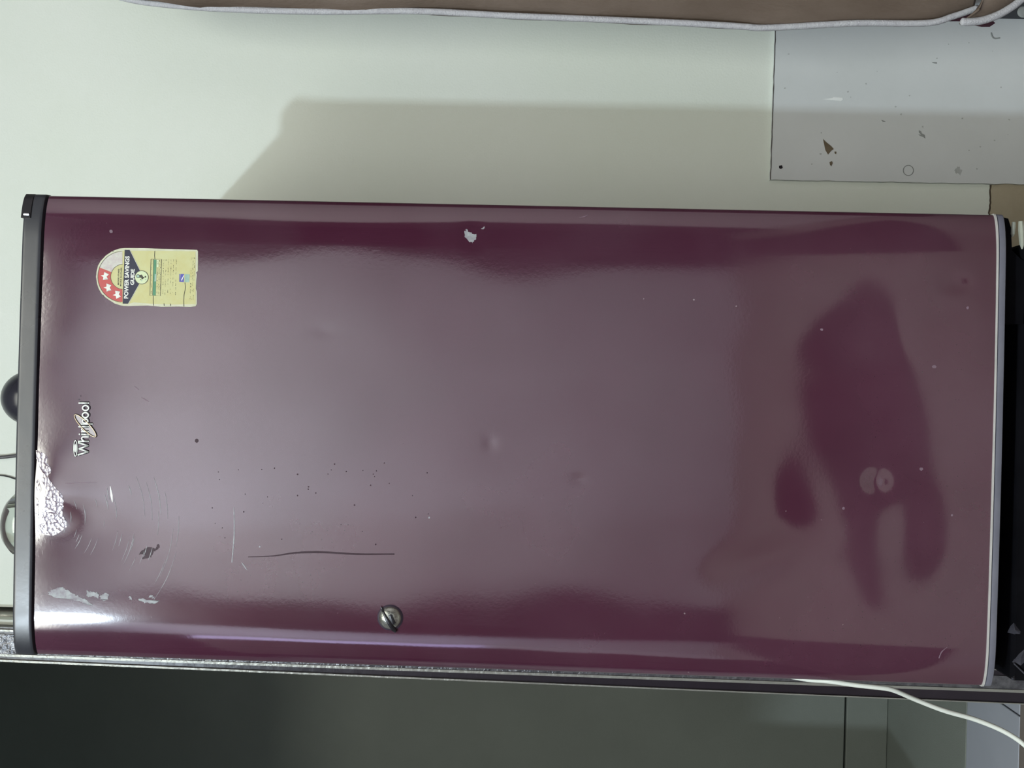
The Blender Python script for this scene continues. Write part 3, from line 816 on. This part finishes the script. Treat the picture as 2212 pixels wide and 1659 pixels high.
# ---- lock: domed chrome barrel with a dark slot
M_lock = mat('worn_chrome_lock', (0.55, 0.57, 0.52), 0.22, 0.6, metal=0.85, col2=(0.12, 0.12, 0.10), noise_amt=0.22, noise_scale=70, bump=0.5, bump_scale=110)
lc = on(843, 1334)
nx = (front_y(lc.x + .004, lc.z) - front_y(lc.x - .004, lc.z)) / .008
nrm = Vector((nx, -1, 0)).normalized()
lk = bpy.data.objects.new('door_lock', None); COL.objects.link(lk); lk.parent = fr_; lk.location = lc - Vector((XC, D + .3, 0)); lk['label'] = 'round chrome lock with a dark slot'
tx = Vector((0, 0, 1)); rx_ = nrm.cross(tx).normalized()
def disc_dome(bm, R, h, n=28, m_=7, ax=1.0, ay=1.0, base=0.0):
    rings = []
    for j in range(m_ + 1):
        t = j / m_ * math.pi / 2
        r, hh = R * math.cos(t), base + h * math.sin(t)
        if j == m_: rings.append([bm.verts.new(lc + nrm * (base + h))]); break
        rings.append([bm.verts.new(lc + rx_ * (r * ax * math.cos(2*math.pi*k/n)) + tx * (r * ay * math.sin(2*math.pi*k/n)) + nrm * hh) for k in range(n)])
    for A_, B_ in zip(rings, rings[1:]):
        for k in range(n):
            if len(B_) == 1: bm.faces.new((A_[k], A_[(k+1) % n], B_[0]))
            else: bm.faces.new((A_[k], A_[(k+1) % n], B_[(k+1) % n], B_[k]))
bm = bmesh.new(); disc_dome(bm, 27 * K, 0.0030, 32, 5, 1.05, 1.05); link('lock_collar', bm, M_badged, lk, True)
bm = bmesh.new(); disc_dome(bm, 25 * K, 0.0062, 36, 8, 1.0, 0.98, 0.0006)
link('lock_barrel', bm, M_lock, lk, True)
def bar_on_lock(name, a, b, w0, w1, h, m):
    pa, pb = at(*a, lc.y - .004), at(*b, lc.y - .004)
    bm = bmesh.new()
    n = 10; pts = []; rs = []
    for i in range(n + 1):
        t = i / n; q = pa.lerp(pb, t)
        rr = (q - lc); dd = math.hypot(rr.x, rr.z); dome = 0.0062 * math.sqrt(max(0, 1 - (dd / (25.2 * K)) ** 2))
        q = Vector((q.x, lc.y - max(dome, 0.0012) - h + (q.x - lc.x) * nx * .9, q.z)); pts.append(q)
        rs.append((w0 + (w1 - w0) * t) * K * (0.35 if i in (0, n) else 1))
    tube(bm, pts, rs, 8, squash=(1, .4)); return link(name, bm, m, lk)
bar_on_lock('lock_slot', (822, 1311), (854, 1367), 2.2, 5.5, 0.0010, M_blackgap)
bar_on_lock('lock_slot', (843, 1326), (851, 1348), 5.0, 5.5, 0.0000, M_blackgap)
bar_on_lock('lock_blade', (829, 1322), (837, 1338), 0.8, 0.9, 0.0010, M_lock)

# ---- wear marks on the door (scratches, chips, smears): each lies on the paint
wear = bpy.data.objects.new('wear_marks', None); COL.objects.link(wear); wear.parent = fr_; wear.location = (0, 0, 0)
M_pscratch = mat('pale_scratch', (0.22, 0.16, 0.20), 0.5, 0.4, col2=(0.15, 0.10, 0.13), noise_amt=0.2, noise_scale=120)
M_scuff = mat('pale_scuff', (0.34, 0.37, 0.38), 0.5, 0.4, col2=(0.22, 0.2, 0.23), noise_amt=0.15, noise_scale=160)
M_dscratch = mat('dark_scratch', (0.045, 0.022, 0.032), 0.5, 0.3, col2=(0.03, 0.012, 0.02), noise_amt=0.2, noise_scale=90)
def decal_each(name, polys, off, m, parent):
    for pl_ in polys: decal_poly(name, [rough(pl_, 4.5, 1.6)], off, m, parent)
def scr(name, pts, wd, m, off=0.00025): return decal_poly(name, stroke_poly(smooth2(pts, 4), wd), off, m, wear)
scr('scratch', [(536, 1203), (590, 1201), (640, 1194), (700, 1193), (770, 1197), (852, 1197)], (1.2, 4.5, 3), M_dscratch)
scr('scratch', [(238, 1050), (241, 1070), (243, 1085)], (1, 5, 1), M_white)
scr('scratch', [(231, 1053), (236, 1080)], (.6, 3, .6), M_scuff)
scr('scratch', [(210, 1043), (178, 1043), (140, 1045)], (.6, 1.8, .6), M_pscratch)
scr('scratch', [(505, 1095), (506, 1150), (501, 1215)], (1, 3, 2), M_scuff)
scr('scratch', [(522, 1215), (534, 1232)], (1, 3, .6), M_scuff)
scr('scratch', [(1250, 470), (1262, 468), (1270, 464)], (.6, 2, .6), M_pscratch)
scr('scratch', [(2046, 1398), (2034, 1408), (2028, 1422)], (.6, 2.5, 2), M_pscratch)
scr('scratch', [(305, 858), (322, 868)], (.6, 2.5, .6), M_pscratch)
scr('scratch', [(290, 834), (300, 842)], (.6, 2, .6), M_pscratch)
random.seed(5)
for k in range(34):      # fine wiping arcs left of the glare
    r = random.uniform(70, 330); a0 = random.uniform(-25, 20); a1 = a0 + random.uniform(6, 22)
    pts = [(60 + r * math.cos(math.radians(a)), 1120 + r * math.sin(math.radians(a)) * .95) for a in (a0, (a0 + a1) / 2, a1)]
    scr('scratch', pts, (.3, random.uniform(.8, 1.6), .3), M_scuff)
for px, py, r in ((561, 1181, 2.2), (927, 1118, 2.2), (1822, 1098, 3), (1990, 1013, 4), (2056, 1113, 3), (2090, 665, 3.5), (2018, 792, 4.5), (1775, 712, 3), (240, 500, 4)):
    decal_poly('paint_chip', [[(px + r * math.cos(t) * random.uniform(.7, 1.2), py + r * math.sin(t) * random.uniform(.7, 1.2)) for t in [i * math.pi / 4 for i in range(8)]]], 0.0002, M_scuff if r < 2.5 else M_pscratch, wear)
decal_poly('paint_chip', [[(425 + 4 * math.cos(t), 952 + 4.6 * math.sin(t)) for t in [i * math.pi / 5 for i in range(10)]]], 0.0002, M_dscratch, wear)
c2 = lambda a, b: (80 + a / 5.53, 1150 + b / 5.53)
decal_poly('paint_chip', [rough([c2(*p) for p in [(1215,262),(1260,215),(1310,185),(1375,178),(1400,205),(1430,185),(1432,145),(1455,138),(1468,175),(1430,205),(1395,230),(1365,292),(1320,305),(1258,322),(1250,305),(1305,262),(1290,245),(1235,262)]], 2.5, 1.6)], 0.0002, M_dscratch, wear)
decal_each('scuff', [[c2(*p) for p in [(130,720),(180,690),(250,668),(320,660),(370,690),(420,725),(500,770),(600,815),(660,870),(560,840),(450,800),(380,775),(320,770),(260,785),(220,775),(170,760)]]], 0.0002, M_scuff, wear)
decal_each('scuff', [[c2(*p) for p in [(590,700),(650,705),(700,720),(720,720),(735,760),(730,785),(680,765),(640,765),(595,765),(600,740)]], [c2(*p) for p in [(750,765),(790,745),(810,725),(855,735),(850,790),(800,815),(760,800)]],
    [c2(*p) for p in [(1220,790),(1260,785),(1320,810),(1380,830),(1470,820),(1400,845),(1320,840),(1230,820)]], [c2(*p) for p in [(1340,760),(1370,745),(1400,765),(1405,795),(1370,780)]], [c2(*p) for p in [(1105,765),(1130,775),(1130,800),(1105,795)]]], 0.0002, M_scuff, wear)
decal_each('scuff', [[(1004, 500), (1008, 494), (1011, 499), (1020, 506), (1029, 506), (1028, 516), (1020, 525), (1014, 518), (1006, 513)], [(1040, 495), (1047, 489), (1046, 494)]], 0.0002, M_scuff, wear)
for _k in range(40):
    px = random.uniform(450, 950); py = random.uniform(1000, 1180); r = random.uniform(.8, 2.0)
    decal_poly('paint_chip', [[(px + r * math.cos(t) * random.uniform(.6, 1.3), py + r * math.sin(t)) for t in [i * math.pi / 3 for i in range(6)]]], 0.0002, M_dscratch, wear)
# blistered clear film left at the top edge of the panel
M_film = bpy.data.materials.new('blistered_clear_film'); M_film.use_nodes = True
nt = M_film.node_tree; B = nt.nodes['Principled BSDF']
B.inputs['Base Color'].default_value = (0.10, 0.07, 0.10, 1); B.inputs['Roughness'].default_value = 0.12; B.inputs['IOR'].default_value = 2.0
tc = nt.nodes.new('ShaderNodeTexCoord')
v1 = nt.nodes.new('ShaderNodeTexVoronoi'); v1.inputs['Scale'].default_value = 260; nt.links.new(tc.outputs['Object'], v1.inputs['Vector'])
rp = nt.nodes.new('ShaderNodeValToRGB'); rp.color_ramp.elements[0].color = (0.5, 0.48, 0.56, 1); rp.color_ramp.elements[1].color = (0.09, 0.05, 0.08, 1)
rp.color_ramp.elements[1].position = 0.7
nt.links.new(v1.outputs['Distance'], rp.inputs['Fac']); nt.links.new(rp.outputs[0], B.inputs['Base Color'])
bp = nt.nodes.new('ShaderNodeBump'); bp.inputs['Strength'].default_value = 0.35; bp.inputs['Distance'].default_value = 0.001
nt.links.new(v1.outputs['Distance'], bp.inputs['Height']); nt.links.new(bp.outputs[0], B.inputs['Normal'])
f3 = lambda a, b: (60 + a / 8.295, 960 + b / 8.295)
film = decal_poly('peeling_film', [[f3(*p) for p in [(150,100),(200,130),(300,160),(360,230),(340,330),(420,420),(420,500),(360,560),(380,620),(440,700),(520,800),(600,880),(640,960),(640,1100),(620,1260),(690,1370),(700,1480),(600,1560),(450,1640),(300,1610),(180,1560),(150,1450),(205,1440),(230,1380),(285,1420),(250,1280),(260,1120),(310,1060),(290,960),(330,880),(320,760),(250,660),(280,560),(230,470),(200,350),(155,250)]]], 0.00035, M_film, fr_)
film['label'] = 'blistered shiny clear film peeling at the top edge'
decal_poly('film_shred', [[f3(*p) for p in [(150,610),(200,640),(210,700),(240,780),(240,830),(210,860),(170,830),(140,740)]], [f3(*p) for p in [(135,940),(180,980),(195,1080),(190,1180),(200,1300),(205,1335),(160,1340),(130,1290)]]], 0.00035, M_film, film)

# ------------------------------------------------------------------ things on top of the refrigerator
TOPZ = Z_TOP - 0.016
M_bottle = mat('black_glossy_plastic', (0.012, 0.012, 0.018), 0.22, 0.5, col2=(0.02, 0.02, 0.03), noise_amt=0.2)
yb = 1.42; pk = at(8, 858, yb); RB = 0.0385
bt = thing('bottle', 'black glossy dome-capped bottle standing on top of the refrigerator', 'bottle', (pk.x, yb, TOPZ))
H = pk.z - TOPZ
prof = [(0, 0.0005), (0.040, 0.0005), (0.043, 0.004), (0.043, H - 0.075), (0.041, H - 0.062)]
bm = bmesh.new(); lathe(bm, prof + [(0, H - 0.062)], (pk.x, yb, TOPZ), 40); link('bottle_body', bm, M_bottle, bt, True)
prof = [(0, H - 0.062), (0.0385, H - 0.062), (0.0395, H - 0.055)] + [(RB * math.cos(t), H - 0.041 + 0.041 * math.sin(t)) for t in [i * math.pi / 24 for i in range(13)]]
bm = bmesh.new(); lathe(bm, prof, (pk.x, yb, TOPZ), 40); link('bottle_cap', bm, M_bottle, bt, True)
yj = 1.41; pj = at(20, 1128, yj)
jar = thing('jar', 'clear glass jar with rounded lid on top of the refrigerator, beside the cables', 'jar', (pj.x, yj, TOPZ))
M_glass = mat('clear_glass', (0.92, 0.95, 0.93), 0.05, 0.5, trans=1.0, col2=(0.9, 0.93, 0.91), noise_amt=0.2)
H = pj.z - TOPZ
prof = [(0, 0.0005), (0.044, 0.0005), (0.047, 0.004), (0.047, H - 0.03), (0.045, H - 0.016), (0.036, H - 0.006), (0.020, H - 0.001), (0, H)]
inner_p = [(0, H - 0.003), (0.019, H - 0.004), (0.034, H - 0.009), (0.042, H - 0.018), (0.044, H - 0.03), (0.044, 0.006), (0, 0.004)]
bm = bmesh.new(); lathe(bm, prof, (pj.x, yj, TOPZ), 40); lathe(bm, inner_p, (pj.x, yj, TOPZ), 40); link('jar_glass', bm, M_glass, jar, True)

# ------------------------------------------------------------------ cables
M_cab1 = mat('dark_grey_cable', (0.06, 0.055, 0.06), 0.4, 0.4, col2=(0.09, 0.085, 0.09), noise_amt=0.2)
M_cab2 = mat('black_wire', (0.006, 0.005, 0.008), 0.4, 0.4, col2=(0.01, 0.01, 0.012), noise_amt=0.2)
M_cabw = mat('white_cable', (0.72, 0.76, 0.70), 0.4, 0.4, col2=(0.68, 0.72, 0.66), noise_amt=0.2)
def cable(name, pxs, Y, r, m, label):
    bm = bmesh.new(); tube(bm, catmull([at(*p, Y) if len(p) == 2 else at(p[0], p[1], p[2]) for p in pxs], 8), r, 10)
    return tag(link(name, bm, m, None, True), label, 'cable')
cable('power_cable', [(-250, 1000), (-120, 995), (0, 988), (28, 985), (90, 980), (170, 976)], YW - 0.005, 0.0029, M_cab1, 'thick dark grey cable running down the wall behind the refrigerator top')
cable('wire', [(-250, 1060), (-120, 1035), (-40, 1027), (0, 1027), (14, 1029), (28, 1033), (60, 1046), (120, 1085)], YW - 0.003, 0.0011, M_cab2, 'thin black wire curving down the wall behind the refrigerator top')
wc = [at(1690, 1458, D + 0.09), at(1745, 1468, D + 0.075), at(1790, 1471.5, D + 0.06), at(1850, 1480, D + 0.05), at(1900, 1485.5, D + 0.045), at(1930, 1491, D + 0.045), at(1980, 1512, D + 0.05), at(2040, 1535, D + 0.05), at(2100, 1552, D + 0.05), at(2150, 1571, D + 0.045), at(2185, 1589, D + 0.04), at(2215, 1611, D + 0.035), at(2260, 1655, D + 0.03), at(2420, 1760, D + 0.02)]
bm = bmesh.new(); tube(bm, catmull(wc, 8), 0.0029, 12)
tag(link('white_cable', bm, M_cabw, None, True), 'white power cable emerging beside the lower left edge of the refrigerator', 'cable')

# ------------------------------------------------------------------ brown cloth with white piping at the right
M_cloth = mat('brown_cloth', (0.085, 0.060, 0.043), 0.6, 0.3, col2=(0.16, 0.125, 0.10), noise_amt=0.2, noise_scale=9, bump=0.3, bump_scale=300, stretch=(1, 1, .35))
M_pipe = mat('white_piping', (0.52, 0.53, 0.55), 0.8, 0.2, col2=(0.42, 0.42, 0.45), noise_amt=0.2, noise_scale=120, bump=0.6, bump_scale=400)
M_foldshade = mat('dark_maroon_fold_shade', (0.04, 0.015, 0.025), 0.8, 0.2, col2=(0.06, 0.025, 0.035), noise_amt=0.2)
YCL = 1.50
edge = [(150, -160), (190, -60), (235, -18), (285, 0), (380, 12), (500, 20), (680, 25), (900, 24), (1100, 34), (1300, 42), (1480, 50), (1600, 57), (1640, 60), (1700, 58), (1850, 50), (2000, 50), (2060, 35), (2112, 17)]
cloth = thing('cloth_cover', 'brown cloth cover with white piping hanging at the right of the wall', 'cloth cover', (0.85, YCL, 0))
ep = catmull([at(a, b, YCL) for a, b in edge], 6)
bm = bmesh.new(); NU = 26; grid = []
for i, p in enumerate(ep):
    row = []
    for j in range(NU + 1):
        t = j / NU
        x = p.x + (1.25 - p.x) * t
        z = p.z
        y = YCL + 0.004 - 0.05 * math.sin(min(1, t * 3) * math.pi / 2) + 0.022 * noise.noise(Vector((x * 8, 0, z * 2.6 + x * 7))) + 0.010 * noise.noise(Vector((x * 30 + z * 9, 3, z * 5)))
        row.append(bm.verts.new((x, y, z)))
    grid.append(row)
for A_, B_ in zip(grid, grid[1:]):
    for j in range(NU): bm.faces.new((A_[j], A_[j+1], B_[j+1], B_[j]))
o = link('cloth_panel', bm, M_cloth, cloth, True)
sm = o.modifiers.new('thickness', 'SOLIDIFY'); sm.thickness = 0.003; sm.offset = -1
bm = bmesh.new(); tube(bm, ep, 0.0046, 10); link('piping', bm, M_pipe, cloth, True)
# second flap crossing at the lower end
e2 = catmull([at(a, b, YCL - 0.02) for a, b in [(2075, 47), (2100, 47), (2130, 42), (2170, 25), (2212, -6), (2260, -60)]], 6)
bm = bmesh.new(); tube(bm, e2, [0.003] + [0.0055] * (len(e2) - 1), 10); link('piping', bm, M_pipe, cloth, True)
bm = bmesh.new(); fa = [bm.verts.new(p + Vector((0, 0.006, 0))) for p in e2]
fb = [bm.verts.new(at(a, b, YCL - 0.03)) for a, b in [(2112 + 40 * i / (len(e2) - 1), 20 - 90 * i / (len(e2) - 1)) for i in range(len(e2))]]
for i in range(len(e2) - 1): bm.faces.new((fa[i], fa[i+1], fb[i+1], fb[i]))
o = link('cloth_flap', bm, M_cloth, cloth, True); sm = o.modifiers.new('thickness', 'SOLIDIFY'); sm.thickness = 0.003
pl = [(2030, 46), (2100, 25), (2120, 20), (2150, 50), (2138, 58), (2120, 58), (2098, 54), (2085, 47), (2068, 46)]
bm = bmesh.new(); f = [bm.verts.new(at(a, b, YCL + 0.012)) for a, b in pl]; b = [bm.verts.new(at(a, b_, YCL + 0.016)) for a, b_ in pl]
bm.faces.new(f); bm.faces.new(list(reversed(b)))
for i in range(len(f)): bm.faces.new((f[i], b[i], b[(i+1) % len(f)], f[(i+1) % len(f)]))
link('fold_shade', bm, M_foldshade, cloth)  # dark sheet in place of the shade beneath the cloth fold
# dark bag behind the flap
M_navyb = mat('dark_navy_plastic', (0.012, 0.014, 0.022), 0.5, 0.4, col2=(0.02, 0.022, 0.034), noise_amt=0.2)
pb0 = at(2150, 44, YCL + 0.08); 
bag = thing('storage_bin', 'dark navy bin with a pale round cap behind the brown cloth', 'bin', (pb0.x + 0.2, YCL + 0.1, 0))
bm = bmesh.new(); box(bm, at(2180, 43.5, YW - 0.012).x, 1.2, YCL + 0.06, YW - 0.012, 0.0, at(2128, 40, YW - 0.012).z, 0.006, 2); link('bin_body', bm, M_navyb, bag)
pc = at(2210, 26, YCL + 0.055)
bm = bmesh.new(); r = bmesh.ops.create_icosphere(bm, subdivisions=3, radius=0.0085)
for v in r['verts']: v.co = Vector((v.co.x, v.co.y * .4, v.co.z)) + pc
link('bin_cap', bm, M_smudge, bag, True)
